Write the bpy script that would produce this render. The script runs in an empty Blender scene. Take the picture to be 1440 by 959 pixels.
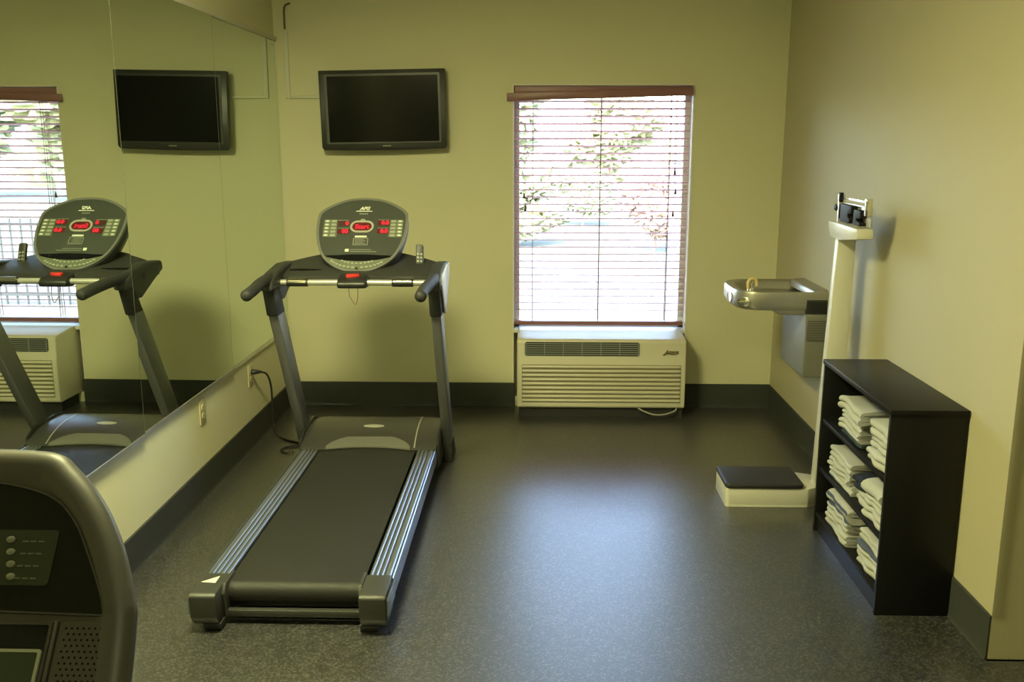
import bpy, bmesh, math, random
from mathutils import Vector, Matrix, noise
R = math.radians
PI = math.pi
random.seed(7)
scene = bpy.context.scene
COL = scene.collection

# ------------------------------------------------------------------ materials
def mat(name, color, rough=0.5, metal=0.0, spec=0.5, emit=None, estr=1.0, var=None, bump=None, coat=0.0):
    """var=(scale, amount, second colour)  bump=(scale, strength)"""
    m = bpy.data.materials.new(name)
    m.use_nodes = True
    nt = m.node_tree
    b = nt.nodes['Principled BSDF']
    b.inputs['Base Color'].default_value = (*color, 1)
    b.inputs['Roughness'].default_value = rough
    b.inputs['Metallic'].default_value = metal
    b.inputs['Specular IOR Level'].default_value = spec
    b.inputs['Coat Weight'].default_value = coat
    if emit:
        b.inputs['Emission Color'].default_value = (*emit, 1)
        b.inputs['Emission Strength'].default_value = estr
    if var or bump:
        tc = nt.nodes.new('ShaderNodeTexCoord')
    if var:
        n = nt.nodes.new('ShaderNodeTexNoise')
        n.inputs['Scale'].default_value = var[0]
        n.inputs['Detail'].default_value = 4
        mp = nt.nodes.new('ShaderNodeMapping')
        if len(var) > 3:
            mp.inputs['Scale'].default_value = var[3]
        nt.links.new(tc.outputs['Object'], mp.inputs['Vector'])
        nt.links.new(mp.outputs['Vector'], n.inputs['Vector'])
        r = nt.nodes.new('ShaderNodeValToRGB')
        r.color_ramp.elements[0].position = 0.5 - var[1]
        r.color_ramp.elements[1].position = 0.5 + var[1]
        r.color_ramp.elements[0].color = (*color, 1)
        r.color_ramp.elements[1].color = (*var[2], 1)
        nt.links.new(n.outputs['Fac'], r.inputs['Fac'])
        nt.links.new(r.outputs['Color'], b.inputs['Base Color'])
    if bump:
        n = nt.nodes.new('ShaderNodeTexNoise')
        n.inputs['Scale'].default_value = bump[0]
        n.inputs['Detail'].default_value = 3
        nt.links.new(tc.outputs['Object'], n.inputs['Vector'])
        bp = nt.nodes.new('ShaderNodeBump')
        bp.inputs['Strength'].default_value = bump[1]
        bp.inputs['Distance'].default_value = 0.004
        nt.links.new(n.outputs['Fac'], bp.inputs['Height'])
        nt.links.new(bp.outputs['Normal'], b.inputs['Normal'])
    return m

M = {}
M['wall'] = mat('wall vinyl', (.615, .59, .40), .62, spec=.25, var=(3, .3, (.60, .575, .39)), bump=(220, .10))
M['wallbeigedim'] = mat('dimmed beige wall vinyl', (.420, .384, .255), .62, spec=.25, var=(3, .3, (.408, .373, .247)), bump=(220, .10))  # wall vinyl colour darkened to offset the lamp's strong light on the right wall
M['ceiling'] = mat('ceiling paint', (.68, .67, .60), .9, bump=(90, .2))
M['base'] = mat('rubber base', (.040, .042, .038), .6, spec=.25, bump=(40, .05))
M['edge'] = mat('ground glass edge', (.10, .11, .075), .4)
M['channel'] = mat('aluminium channel', (.62, .61, .58), .35, metal=.9)
M['paintwood'] = mat('painted strip', (.60, .58, .45), .6)
M['black'] = mat('black plastic', (.016, .016, .016), .42, bump=(300, .08))
M['softblack'] = mat('black rubber', (.018, .018, .018), .7, bump=(250, .15))
M['char'] = mat('charcoal plastic', (.030, .031, .029), .5, bump=(350, .08))
M['grey'] = mat('grey plastic', (.040, .040, .037), .34, bump=(300, .05))
M['fascia'] = mat('console overlay', (.050, .055, .050), .32, spec=.4)
M['recess'] = mat('dark recess', (.006, .006, .007), .9, spec=.05)
M['post'] = mat('grey metallic paint', (.15, .15, .15), .36, metal=.4)
M['silver'] = mat('silver paint', (.55, .54, .50), .33, metal=.55)
M['rail'] = mat('anodised rail', (.26, .285, .33), .34, metal=.8)
M['railgroove'] = mat('rail groove', (.03, .032, .04), .6)
M['chrome'] = mat('chrome', (.80, .79, .76), .14, metal=1)
M['steel'] = mat('brushed stainless', (.42, .40, .36), .40, metal=.85, var=(30, .35, (.46, .44, .39), (1, 12, 1)))
M['belt'] = mat('tread belt', (.015, .0155, .0145), .6, spec=.3, var=(6, .3, (.018, .018, .017)), bump=(500, .18))
M['key'] = mat('keypad cream', (.27, .29, .225), .5)
M['keydark'] = mat('keypad frame', (.10, .115, .082), .5)
M['ink'] = mat('pale print', (.62, .63, .56), .5)
M['inkdim'] = mat('grey print', (.25, .26, .22), .5)
M['rimsilver'] = mat('silver rim', (.20, .20, .185), .33, metal=.4)
M['cabinet'] = mat('grey cabinet enamel', (.165, .16, .135), .45)
M['oval'] = mat('oval ring', (.45, .44, .38), .35, metal=.3)
M['led'] = mat('red led', (.30, .01, .02), .4, emit=(1, .02, .05), estr=.75)
M['ledbg'] = mat('led window', (.10, .012, .014), .35)
M['ledbgoff'] = mat('dim led window', (.06, .022, .02), .35)
M['red'] = mat('red key', (.62, .035, .035), .4)
M['screen'] = mat('television screen', (.006, .006, .006), .18, spec=.15)
M['tvbody'] = mat('television bezel', (.020, .020, .019), .36)
M['ptac'] = mat('ptac beige', (.60, .565, .44), .42, bump=(200, .04))
M['ptacgrille'] = mat('ptac grille', (.24, .25, .24), .5)
M['ptacdark'] = mat('ptac inside', (.02, .02, .02), .7)
M['ptacslot'] = mat('ptac slot', (.24, .215, .13), .55)
M['ptacink'] = mat('ptac lettering', (.14, .115, .045), .5)
M['blind'] = mat('mahogany blind', (.25, .115, .115), .38, spec=.4, var=(5, .3, (.21, .095, .095), (1, 14, 14)))
M['blindcord'] = mat('blind cord', (.16, .10, .09), .8)
M['tassel'] = mat('tassel wood', (.05, .022, .018), .5)
M['frame'] = mat('window vinyl', (.72, .71, .68), .45)
M['jamb'] = mat('jamb paint', (.66, .62, .52), .6)
M['scale'] = mat('enamel white', (.58, .56, .48), .34, coat=.1)
M['mat'] = mat('black ribbed mat', (.020, .019, .021), .5, bump=(120, .1))
M['beam'] = mat('beam black', (.012, .011, .012), .55, spec=.15)
M['book'] = mat('black ash veneer', (.0065, .006, .006), .38, spec=.22, var=(14, .3, (.009, .0085, .008), (12, 1, 1)))
M['towel'] = mat('white terry', (.46, .46, .42), .95, spec=.05, bump=(420, .9))
M['towelblue'] = mat('blue stripe', (.085, .10, .16), .95, spec=.05, bump=(420, .9))
M['navy'] = mat('navy terry', (.030, .034, .055), .95, spec=.05, bump=(420, .9))
M['teal'] = mat('slate terry', (.050, .066, .070), .95, spec=.05, bump=(420, .9))
M['cord'] = mat('cord rubber', (.014, .014, .013), .45)
M['plate'] = mat('wall plate ivory', (.52, .48, .31), .5)
M['beigecord'] = mat('grey cord', (.30, .29, .24), .5)
M['clip'] = mat('clear clip', (.85, .85, .80), .1, metal=.6)
M['lcd'] = mat('lcd glass', (.030, .042, .028), .25)
M['pod'] = mat('console shell', (.052, .051, .045), .46, spec=.4)
M['lip'] = mat('lit grey lip', (.12, .12, .105), .38)  # paler than the hood: light on the up-facing facet put into the colour
M['glossblack'] = mat('glossy overlay', (.006, .007, .006), .45, spec=.15)
M['keygreen'] = mat('keypad overlay', (.026, .032, .020), .5, spec=.2)
M['knob'] = mat('grey button', (.15, .16, .13), .4)
M['diffuser'] = mat('lamp diffuser', (.8, .8, .75), .5, emit=(1, .92, .6), estr=1.0)
M['bubbler'] = mat('yellow guard', (.70, .55, .22), .5)
M['louvre'] = mat('grey louvre', (.085, .085, .070), .5, metal=.2)
M['bark'] = mat('bark', (.16, .10, .07), .9)
M['leaf'] = mat('foliage', (.20, .22, .12), .8, var=(6, .25, (.23, .235, .15)))
M['leafdark'] = mat('dark foliage', (.17, .20, .12), .8, var=(6, .25, (.20, .215, .135)))
M['flower'] = mat('pink flowering foliage', (.20, .125, .118), .8, var=(9, .2, (.18, .15, .10)))
M['lawn'] = mat('lawn grass', (.044, .048, .021), .95, var=(1.4, .25, (.054, .051, .028)))
M['mulch'] = mat('brown mulch', (.046, .029, .025), .95, var=(3, .2, (.040, .034, .023)))
M['fence'] = mat('black iron', (.02, .02, .02), .5)
M['box'] = mat('pale utility box', (.13, .12, .135), .5)

# mirror glass: silvered, faintly green
def mirror_mat():
    m = bpy.data.materials.new('mirror glass'); m.use_nodes = True
    nt = m.node_tree; nt.nodes.clear()
    o = nt.nodes.new('ShaderNodeOutputMaterial'); g = nt.nodes.new('ShaderNodeBsdfGlossy')
    g.inputs['Color'].default_value = (.80, .86, .80, 1); g.inputs['Roughness'].default_value = 0.0
    nt.links.new(g.outputs[0], o.inputs[0]); return m
M['mirror'] = mirror_mat()

# window pane: clear thin glass
def pane_mat():
    m = bpy.data.materials.new('window glass'); m.use_nodes = True
    nt = m.node_tree; nt.nodes.clear()
    o = nt.nodes.new('ShaderNodeOutputMaterial'); g = nt.nodes.new('ShaderNodeBsdfGlossy')
    t = nt.nodes.new('ShaderNodeBsdfTransparent'); mx = nt.nodes.new('ShaderNodeMixShader'); f = nt.nodes.new('ShaderNodeFresnel')
    g.inputs['Roughness'].default_value = 0.0; t.inputs['Color'].default_value = (.95, .97, .96, 1); f.inputs['IOR'].default_value = 1.3
    nt.links.new(f.outputs[0], mx.inputs[0]); nt.links.new(t.outputs[0], mx.inputs[1]); nt.links.new(g.outputs[0], mx.inputs[2])
    nt.links.new(mx.outputs[0], o.inputs[0]); return m
# slats: the same stain, plus pink translucency standing in for the window's glare
def slat_mat():
    m = M['blind'].copy(); m.name = 'blind slat'; nt = m.node_tree
    p = nt.nodes['Principled BSDF']; o = [n for n in nt.nodes if n.type == 'OUTPUT_MATERIAL'][0]
    t = nt.nodes.new('ShaderNodeBsdfTranslucent'); t.inputs['Color'].default_value = (.88, .60, .58, 1)
    mx = nt.nodes.new('ShaderNodeMixShader'); mx.inputs[0].default_value = .62
    nt.links.new(p.outputs[0], mx.inputs[1]); nt.links.new(t.outputs[0], mx.inputs[2]); nt.links.new(mx.outputs[0], o.inputs[0]); return m
M['slat'] = slat_mat()
M['pane'] = pane_mat()

# speckled rubber floor
def floor_mat():
    m = mat('speckled rubber floor', (.05, .05, .042), .34, spec=.95, coat=.8)
    m.node_tree.nodes['Principled BSDF'].inputs['Coat Roughness'].default_value = .40
    nt = m.node_tree; b = nt.nodes['Principled BSDF']; L = nt.links
    tc = nt.nodes.new('ShaderNodeTexCoord')
    v = nt.nodes.new('ShaderNodeTexVoronoi'); v.inputs['Scale'].default_value = 190
    n1 = nt.nodes.new('ShaderNodeTexNoise'); n1.inputs['Scale'].default_value = 150; n1.inputs['Detail'].default_value = 3
    n2 = nt.nodes.new('ShaderNodeTexNoise'); n2.inputs['Scale'].default_value = 2.2; n2.inputs['Detail'].default_value = 3
    for n in (v, n1, n2): L.new(tc.outputs['Object'], n.inputs['Vector'])
    sep = nt.nodes.new('ShaderNodeSeparateColor'); L.new(v.outputs['Color'], sep.inputs[0])
    r = nt.nodes.new('ShaderNodeValToRGB'); e = r.color_ramp.elements
    e[0].position = 0; e[0].color = (.018, .019, .0185, 1)
    e[1].position = 1; e[1].color = (.098, .100, .096, 1)
    k = e.new(.70); k.color = (.025, .026, .026, 1)
    k = e.new(.80); k.color = (.074, .075, .072, 1)
    L.new(sep.outputs[0], r.inputs['Fac'])
    r2 = nt.nodes.new('ShaderNodeValToRGB'); r2.color_ramp.elements[0].position = .38; r2.color_ramp.elements[1].position = .62
    r2.color_ramp.elements[0].color = (.80, .80, .80, 1); r2.color_ramp.elements[1].color = (1, 1, 1, 1)
    L.new(n1.outputs['Fac'], r2.inputs['Fac'])
    mx = nt.nodes.new('ShaderNodeMix'); mx.data_type = 'RGBA'; mx.blend_type = 'MULTIPLY'; mx.inputs[0].default_value = 1
    L.new(r.outputs['Color'], mx.inputs[6]); L.new(r2.outputs['Color'], mx.inputs[7])
    L.new(mx.outputs[2], b.inputs['Base Color'])
    rr = nt.nodes.new('ShaderNodeMapRange'); rr.inputs[1].default_value = .3; rr.inputs[2].default_value = .7
    rr.inputs[3].default_value = .33; rr.inputs[4].default_value = .39
    L.new(n2.outputs['Fac'], rr.inputs[0]); L.new(rr.outputs[0], b.inputs['Roughness'])
    bp = nt.nodes.new('ShaderNodeBump'); bp.inputs['Strength'].default_value = .12; bp.inputs['Distance'].default_value = .002
    L.new(n1.outputs['Fac'], bp.inputs['Height']); L.new(bp.outputs['Normal'], b.inputs['Normal'])
    return m
M['floor'] = floor_mat()

# ------------------------------------------------------------------ mesh helpers
ZV = Vector((0, 0, 1))
class Fr:
    """a placed local frame: (u, v, w) -> world"""
    def __init__(s, o, u, v):
        s.o = Vector(o); s.u = Vector(u).normalized(); s.v = Vector(v).normalized(); s.w = s.u.cross(s.v)
    def __call__(s, a, b, c=0.0): return s.o + s.u * a + s.v * b + s.w * c
WORLD = Fr((0, 0, 0), (1, 0, 0), (0, 1, 0))

def bevel_sharp(bm, w, seg=2, ang=30):
    bmesh.ops.recalc_face_normals(bm, faces=bm.faces)
    es = [e for e in bm.edges if len(e.link_faces) == 2 and e.calc_face_angle(0) > R(ang)]
    if es and w > 0:
        bmesh.ops.bevel(bm, geom=es, offset=w, offset_type='OFFSET', segments=seg, profile=.5, affect='EDGES', clamp_overlap=True)

class MB:
    def __init__(s): s.bm = bmesh.new(); s.mi = 0
    def _take(s, sub):
        for f in sub.faces: f.material_index = s.mi
        me = bpy.data.meshes.new('tmp'); sub.to_mesh(me); sub.free()
        s.bm.from_mesh(me); bpy.data.meshes.remove(me); return s
    def prism(s, poly, w0, w1, fr=WORLD, bev=0, seg=2, ang=30):
        b = bmesh.new()
        lo = [b.verts.new(fr(x, y, w0)) for x, y in poly]; hi = [b.verts.new(fr(x, y, w1)) for x, y in poly]
        n = len(poly)
        b.faces.new(lo[::-1]); b.faces.new(hi)
        for i in range(n): b.faces.new((lo[i], lo[(i+1) % n], hi[(i+1) % n], hi[i]))
        bevel_sharp(b, bev, seg, ang); return s._take(b)
    def box(s, a, c, bev=0, seg=2, fr=WORLD):
        return s.prism([(a[0], a[1]), (c[0], a[1]), (c[0], c[1]), (a[0], c[1])], a[2], c[2], fr, bev, seg)
    def loft(s, rings, closed=True, caps=True, bev=0):
        b = bmesh.new()
        vs = [[b.verts.new(p) for p in r] for r in rings]
        n = len(rings[0])
        for i in range(len(vs)-1):
            for j in range(n if closed else n-1):
                b.faces.new((vs[i][j], vs[i][(j+1) % n], vs[i+1][(j+1) % n], vs[i+1][j]))
        if caps and closed:
            b.faces.new(vs[0][::-1]); b.faces.new(vs[-1])
        bevel_sharp(b, bev); bmesh.ops.recalc_face_normals(b, faces=b.faces)
        return s._take(b)
    def tube(s, pts, r, seg=12, caps=True):
        pts = [Vector(p) for p in pts]
        rs = r if isinstance(r, (list, tuple)) else [r]*len(pts)
        rings = []; up = None
        for i, p in enumerate(pts):
            d = (pts[min(i+1, len(pts)-1)] - pts[max(i-1, 0)]).normalized()
            if up is None: up = ZV if abs(d.z) < .9 else Vector((1, 0, 0))
            a = d.cross(up).normalized(); up2 = a.cross(d).normalized(); up = up2
            rings.append([p + (a*math.cos(2*PI*k/seg) + up2*math.sin(2*PI*k/seg))*rs[i] for k in range(seg)])
        return s.loft(rings, True, caps)
    def cyl(s, p0, p1, r0, r1=None, seg=24, bev=0):
        r1 = r0 if r1 is None else r1
        p0 = Vector(p0); p1 = Vector(p1); d = (p1-p0).normalized()
        a = d.orthogonal().normalized(); c = d.cross(a)
        ring = lambda p, r: [p+(a*math.cos(2*PI*k/seg)+c*math.sin(2*PI*k/seg))*r for k in range(seg)]
        return s.loft([ring(p0, r0), ring(p1, r1)], True, True, bev)
    def ell(s, c, rx, ry, rz, sub=3, jit=0, js=3):
        b = bmesh.new(); bmesh.ops.create_icosphere(b, subdivisions=sub, radius=1)
        c = Vector(c)
        for v in b.verts:
            k = 1 + (jit*noise.noise(v.co*js + c*7) if jit else 0)
            v.co = Vector((v.co.x*rx*k, v.co.y*ry*k, v.co.z*rz*k)) + c
        return s._take(b)
    def build(s, name, m, parent=None, smooth=35):
        bm = s.bm
        ms = m if isinstance(m, (list, tuple)) else [m]
        loc = Vector((0, 0, 0))
        root = parent
        while root is not None and root.parent is not None: root = root.parent
        if root is not None: loc = root.location.copy()
        if root is None and len(bm.verts):
            xs = [v.co for v in bm.verts]
            loc = Vector(((min(p.x for p in xs)+max(p.x for p in xs))/2, (min(p.y for p in xs)+max(p.y for p in xs))/2, min(p.z for p in xs)))
        for v in bm.verts: v.co -= loc
        me = bpy.data.meshes.new(name); bm.to_mesh(me); bm.free()
        for k in ms: me.materials.append(M[k] if isinstance(k, str) else k)
        if smooth:
            me.polygons.foreach_set('use_smooth', [True]*len(me.polygons)); me.set_sharp_from_angle(angle=R(smooth))
        o = bpy.data.objects.new(name, me); COL.objects.link(o)
        if parent is None: o.location = loc
        else: o.parent = parent
        return o

def rrect(x0, y0, x1, y1, r, n=5):
    out = []
    for cx, cy, a in ((x1-r, y0+r, -90), (x1-r, y1-r, 0), (x0+r, y1-r, 90), (x0+r, y0+r, 180)):
        for k in range(n+1):
            t = R(a + 90*k/n); out.append((cx+r*math.cos(t), cy+r*math.sin(t)))
    return out
def oval(cx, cy, rx, ry, n=32): return [(cx+rx*math.cos(2*PI*k/n), cy+ry*math.sin(2*PI*k/n)) for k in range(n)]
def ring_mesh(mb, outer, inner, w0, w1, fr):
    b = bmesh.new(); n = len(outer)
    q = [[b.verts.new(fr(x, y, w)) for x, y in p] for p, w in ((outer, w0), (outer, w1), (inner, w1), (inner, w0))]
    for k in range(4):
        A, B = q[k], q[(k+1) % 4]
        for i in range(n): b.faces.new((A[i], A[(i+1) % n], B[(i+1) % n], B[i]))
    bmesh.ops.recalc_face_normals(b, faces=b.faces); mb._take(b)
def catmull(P, n=8):
    P = [Vector(p) for p in P]; out = []
    for i in range(len(P)-1):
        p0, p1, p2, p3 = P[max(i-1, 0)], P[i], P[i+1], P[min(i+2, len(P)-1)]
        for k in range(n):
            t = k/n
            out.append(.5*((2*p1)+(p2-p0)*t+(2*p0-5*p1+4*p2-p3)*t*t+(3*p1-p0-3*p2+p3)*t**3))
    out.append(P[-1]); return out
def smooth2(P, n=6):
    return [(v.x, v.y) for v in catmull([(x, y, 0) for x, y in P], n)]

def tag(o, label=None, cat=None, group=None, kind=None):
    if label: o['label'] = label
    if cat: o['category'] = cat
    if group: o['group'] = group
    if kind: o['kind'] = kind
    return o
def thing(name, loc, label, cat, group=None):
    o = bpy.data.objects.new(name, None); o.empty_display_size = .1
    COL.objects.link(o); o.location = loc; return tag(o, label, cat, group)
def struct(mb, name, m, parent=None):
    o = mb.build(name, m, parent); o['kind'] = 'structure'; return o
def lettering(name, s, size, fr, u, v, w, m, parent, shear=0.0, width=None, ext=.0006, fat=0.0):
    cu = bpy.data.curves.new('t', 'FONT'); cu.body = s; cu.size = size; cu.align_x = 'CENTER'; cu.align_y = 'CENTER'
    cu.shear = shear; cu.extrude = ext; cu.offset = fat
    to = bpy.data.objects.new('t', cu); COL.objects.link(to)
    dg = bpy.context.evaluated_depsgraph_get(); dg.update()
    me = bpy.data.meshes.new_from_object(to.evaluated_get(dg))
    bpy.data.objects.remove(to)
    xs = [q.co.x for q in me.vertices]
    k = 1 if not width else width/(max(xs)-min(xs))
    mb = MB(); mb.bm.from_mesh(me); bpy.data.meshes.remove(me)
    for q in mb.bm.verts: q.co = fr(u+q.co.x*k, v+q.co.y, w+q.co.z)
    for f in mb.bm.faces: f.material_index = 0
    return mb.build(name, m, parent, smooth=0)

# ------------------------------------------------------------------ room
XL, XR, YB, ZC = -1.525, 1.431, 5.634, 2.60     # left wall, right wall, back wall, ceiling
YJ, XO, YF = 2.745, 3.2, -2.2                    # right wall ends, side room, wall behind the camera
WX0, WX1, WZ1, WZ0 = -.142, .902, 1.925, .06      # window niche
T = .16
struct(MB().box((XL-T, YF-T, -.12), (XO+T, YB+T, 0)), 'floor', 'floor')
struct(MB().box((XL-T, YF-T, ZC), (XO+T, YB+T, ZC+.12)), 'ceiling', 'ceiling')
struct(MB().box((XL-T, YF-T, 0), (XL, YB+T, ZC)), 'wall_left', 'wall')
w = MB()
w.box((XL, YB, 0), (WX0, YB+T, ZC)); w.box((WX1, YB, 0), (XO+T, YB+T, ZC))
w.box((WX0, YB, WZ1), (WX1, YB+T, ZC)); w.box((WX0, YB, 0), (WX1, YB+T, WZ0)); w.box((WX0, YB+.10, WZ0), (WX1, YB+T, .462))
struct(w, 'wall_back', 'wall')
struct(MB().box((XR, YJ, 0), (XO, YB, ZC)), 'wall_right', 'wallbeigedim')
struct(MB().box((XL, YF-T, 0), (XO, YF, ZC)), 'wall_front', 'wall')
struct(MB().box((XO, YF-T, 0), (XO+T, YJ, ZC)), 'wall_side', 'wall')

def coved(mb, fr, length, h=.148):
    """rubber cove base: run along fr.u, v = out of the wall, w = up"""
    prof = [(0, 0), (.011, 0), (.009, .004), (.0075, .012), (.007, .03), (.006, h-.004), (.003, h), (0, h)]
    mb.loft([[fr(l, a, b) for a, b in prof] for l in (0, length)], True, True)
b = MB(); coved(b, Fr((XL, YB, 0), (0, -1, 0), (1, 0, 0)), YB-YF); 
# flip handled by recalc
struct(b, 'baseboard_left', 'base')
b = MB(); coved(b, Fr((WX0+.01, YB, 0), (-1, 0, 0), (0, -1, 0)), WX0+.01-XL); coved(b, Fr((XR, YB, 0), (-1, 0, 0), (0, -1, 0)), XR-WX1+.01)
struct(b, 'baseboard_back', 'base')
b = MB(); coved(b, Fr((XR, YJ, 0), (0, 1, 0), (-1, 0, 0)), YB-YJ); coved(b, Fr((XR-.006, YJ, 0), (1, 0, 0), (0, -1, 0)), 1.2)
struct(b, 'baseboard_right', 'base')
# fabric-textured corner guard strip just round the outer corner
b = MB(); b.box((XR-.002, YJ-.003, .148), (XR+.030, YJ, ZC), .001); struct(b, 'trim_3', 'wallbeigedim')

# mirrors on the left wall
MZ0, MZ1 = .492, 2.172
MX = -1.519
ys = [5.628, 4.522, 3.446, 2.37]
labs = ['frameless wall mirror panel in the far corner beside the back wall',
        'middle frameless wall mirror panel, reflecting the television and the treadmill console',
        'nearest frameless wall mirror panel, reflecting the bright window blinds']
for i in range(3):
    sp = (0, .0105, .0105)[i]      # the two nearer panels lean off the wall a little at their far edge
    o = MB().prism([(XL, ys[i+1]+.0012), (MX, ys[i+1]+.0012), (MX+sp, ys[i]-.0012), (XL, ys[i]-.0012)], MZ0, MZ1).build('wall_mirror', 'mirror', smooth=0)
    tag(o, labs[i], 'mirror', 'mirror panels on the left wall')
    if i:
        b = MB(); b.box((MX+sp-.002, ys[i]-.0028, MZ0), (MX+sp+.0003, ys[i]-.0012, MZ1)); b.build('polished_edge', 'edge', o, 0)
b = MB(); b.box((XL, 2.37, MZ0-.012), (XL+.010, 5.63, MZ0-.001))
for i, sp in enumerate((0, .0105, .0105)):
    y0, y1 = ys[i+1], ys[i]
    b.prism([(MX+.0006, y0), (MX+.0028, y0), (MX+sp+.0028, y1), (MX+sp+.0006, y1)], MZ0-.012, MZ0+.006)
struct(b, 'trim_1', 'channel')
b = MB(); b.box((XL, 2.37, MZ1+.001), (XL+.018, 5.63, MZ1+.022), .003)
struct(b, 'trim_2', 'paintwood')
for y, z, l in ((5.585, 2.150, 'small clear clip at the top far corner of the mirror'), (4.522, 2.035, 'small clear clip on the seam between two mirror panels')):
    b = MB(); b.cyl((MX, y, z), (MX+.006, y, z), .009, .007, 16, .001); b.cyl((MX+.006, y, z), (MX+.009, y, z), .004, .003, 10)
    tag(b.build('mirror_clip', 'clip'), l, 'clip', 'mirror clips')

# ------------------------------------------------------------------ window, blind
fy = YB+.125
b = MB()
b.box((WX0, fy-.03, .46), (WX0+.035, fy+.03, WZ1)); b.box((WX1-.035, fy-.03, .46), (WX1, fy+.03, WZ1))
b.box((WX0, fy-.03, WZ1-.035), (WX1, fy+.03, WZ1)); b.box((WX0, fy-.03, .46), (WX1, fy+.03, .505))
win = struct(b, 'window_1', 'frame')
for x0, x1 in ((WX0+.035, WX1-.035),):
    MB().box((x0, fy-.003, .505), (x1, fy+.003, WZ1-.035)).build('window_pane', 'pane', win)
b = MB(); b.box((WX0-.006, YB-.002, .02), (WX0+.003, YB+.095, WZ1+.006)); b.box((WX1-.003, YB-.002, .02), (WX1+.006, YB+.095, WZ1+.006)); b.box((WX0, YB-.002, WZ1-.003), (WX1, YB+.095, WZ1+.006))
struct(b, 'trim_4', 'jamb')
b = MB(); b.box((WX0+.003, YB-.002, .462), (WX1-.003, YB+.095, .485), .003); struct(b, 'trim_5', 'frame')
BY = YB+.028
bl = thing('window_blind', (.38, BY, .5), 'dark red wooden venetian blind hanging open in the bright window', 'window blind')
MB().box((WX0+.008, BY-.026, 1.872), (WX1-.012, BY+.026, 1.918), .003).build('headrail', 'blind', bl)
vf = Fr((.357, YB-.026, 1.871), (1.07, 0, .0295), (-.0295, 0, 1.07))
MB().box((-.536, -.0225, -.006), (.536, .0225, .006), .003, fr=Fr(vf.o, vf.u, vf.v)).build('valance', 'blind', bl)
b = MB(); zs = []
z = 1.835
while z > .575:
    zs.append(z)
    prof = [(-.025, 0), (-.012, .0022), (0, .003), (.012, .0022), (.025, 0), (.025, .0026), (.012, .0048), (0, .0056), (-.012, .0048), (-.025, .0026)]
    t = R(-9.5)
    b.loft([[Vector((x, BY + a*math.cos(t), z + a*math.sin(t) + c - .003)) for a, c in prof] for x in (WX0+.008, WX1-.014)])
    z -= .0425
b.build('slat_stack', 'slat', bl, 50)
MB().box((WX0+.008, BY-.026, .512), (WX1-.014, BY+.026, .536), .004).build('bottom_rail', 'blind', bl)
b = MB()
for x in (WX0+.115, .372, WX1-.125):
    for dy in (-.0275, .0275):
        b.cyl((x, BY+dy, .53), (x, BY+dy, 1.88), .0016, seg=6)
    b.cyl((x, BY, .53), (x, BY, 1.88), .0013, seg=6)
    for z in zs: b.cyl((x, BY-.027, z-.002), (x, BY+.027, z-.002), .001, seg=5)
b.build('ladder_string', 'blindcord', bl)
for x, z in ((-.078, 1.29), (-.070, 1.215), (.805, 1.43), (.812, 1.315), (.802, 1.185)):
    b = MB(); b.cyl((x, BY-.040, z+.02), (x*1.0+.0, BY-.034, 1.875), .0011, seg=6); pc = b.build('pull_cord', 'blindcord', bl)
    b = MB(); b.tube([(x, BY-.040, z+.02), (x, BY-.040, z+.012), (x, BY-.040, z-.005), (x, BY-.040, z-.014), (x, BY-.040, z-.016)], [.0025, .004, .007, .008, .003], 12)
    b.build('tassel', 'tassel', pc)

# ------------------------------------------------------------------ air conditioner under the window
AX0, AX1, AY, AZ0, AZ1 = -.113, .875, 5.375, .060, .468
ac = thing('air_conditioner', (.38, 5.5, 0), 'beige through-wall air conditioner with louvred front under the window', 'air conditioner')
b = MB()
prof = [(YB+.09, AZ0), (AY+.012, AZ0), (AY, AZ0+.012), (AY, .330), (AY+.006, .345), (AY+.012, AZ1-.01), (AY+.03, AZ1+.004), (YB-.05, AZ1+.020), (YB+.09, AZ1+.022)]
# cover: thin shell with a sloping bright top
frx = Fr((AX0, 0, 0), (0, 1, 0), (0, 0, 1))
b.prism([(y, z) for y, z in prof], 0, AX1-AX0, frx, .014, 3, 25)
cov = b.build('cover', 'ptac', ac)
# horizontal ribs of the intake grille
b = MB(); n = 9
for i in range(n):
    zc = .108 + i*(.312-.108)/(n-1)
    pr = [(AY+.004, zc+.010), (AY-.010, zc+.0075), (AY-.0125, zc+.001), (AY-.009, zc-.005), (AY+.004, zc-.008)]
    rings = []
    for x, k in ((AX0+.026, .0), (AX0+.032, .7), (AX0+.042, 1), (AX1-.042, 1), (AX1-.032, .7), (AX1-.026, .0)):
        rings.append([Vector((x, AY+.004+(y-AY-.004)*k, z)) for y, z in pr])
    b.loft(rings)
b.build('intake_louvre', 'ptac', cov)
b = MB(); b.box((AX0+.028, AY-.002, .097), (AX1-.028, AY+.006, .325)); b.build('intake_slot', 'ptacslot', cov)
of = Fr((0, AY-.0123, 0), (1, 0, 0), (0, .053, 1))
ou0, ou1, ov0, ov1 = -.068, .602, .378, .458
b = MB(); b.prism(rrect(ou0, ov0, ou1, ov1, .012), -.004, .004, of); og = b.build('air_outlet', 'ptacdark', cov)
b = MB()
for i in range(6): zz = ov0+.009+i*(ov1-ov0-.018)/5; b.box((ou0+.006, zz-.0026, .003), (ou1-.006, zz+.0026, .0085), 0, fr=of)
for i in range(7): x = ou0+.006+i*(ou1-ou0-.012)/6; b.box((x-.0025, ov0+.003, .003), (x+.0025, ov1-.003, .0105), 0, fr=of)
b.build('outlet_fin', 'ptacgrille', og)
lettering('brand_script', 'Amana', .030, of, .788, .404, .005, 'ptacink', cov, shear=.45, width=.082, fat=.0006)
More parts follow.
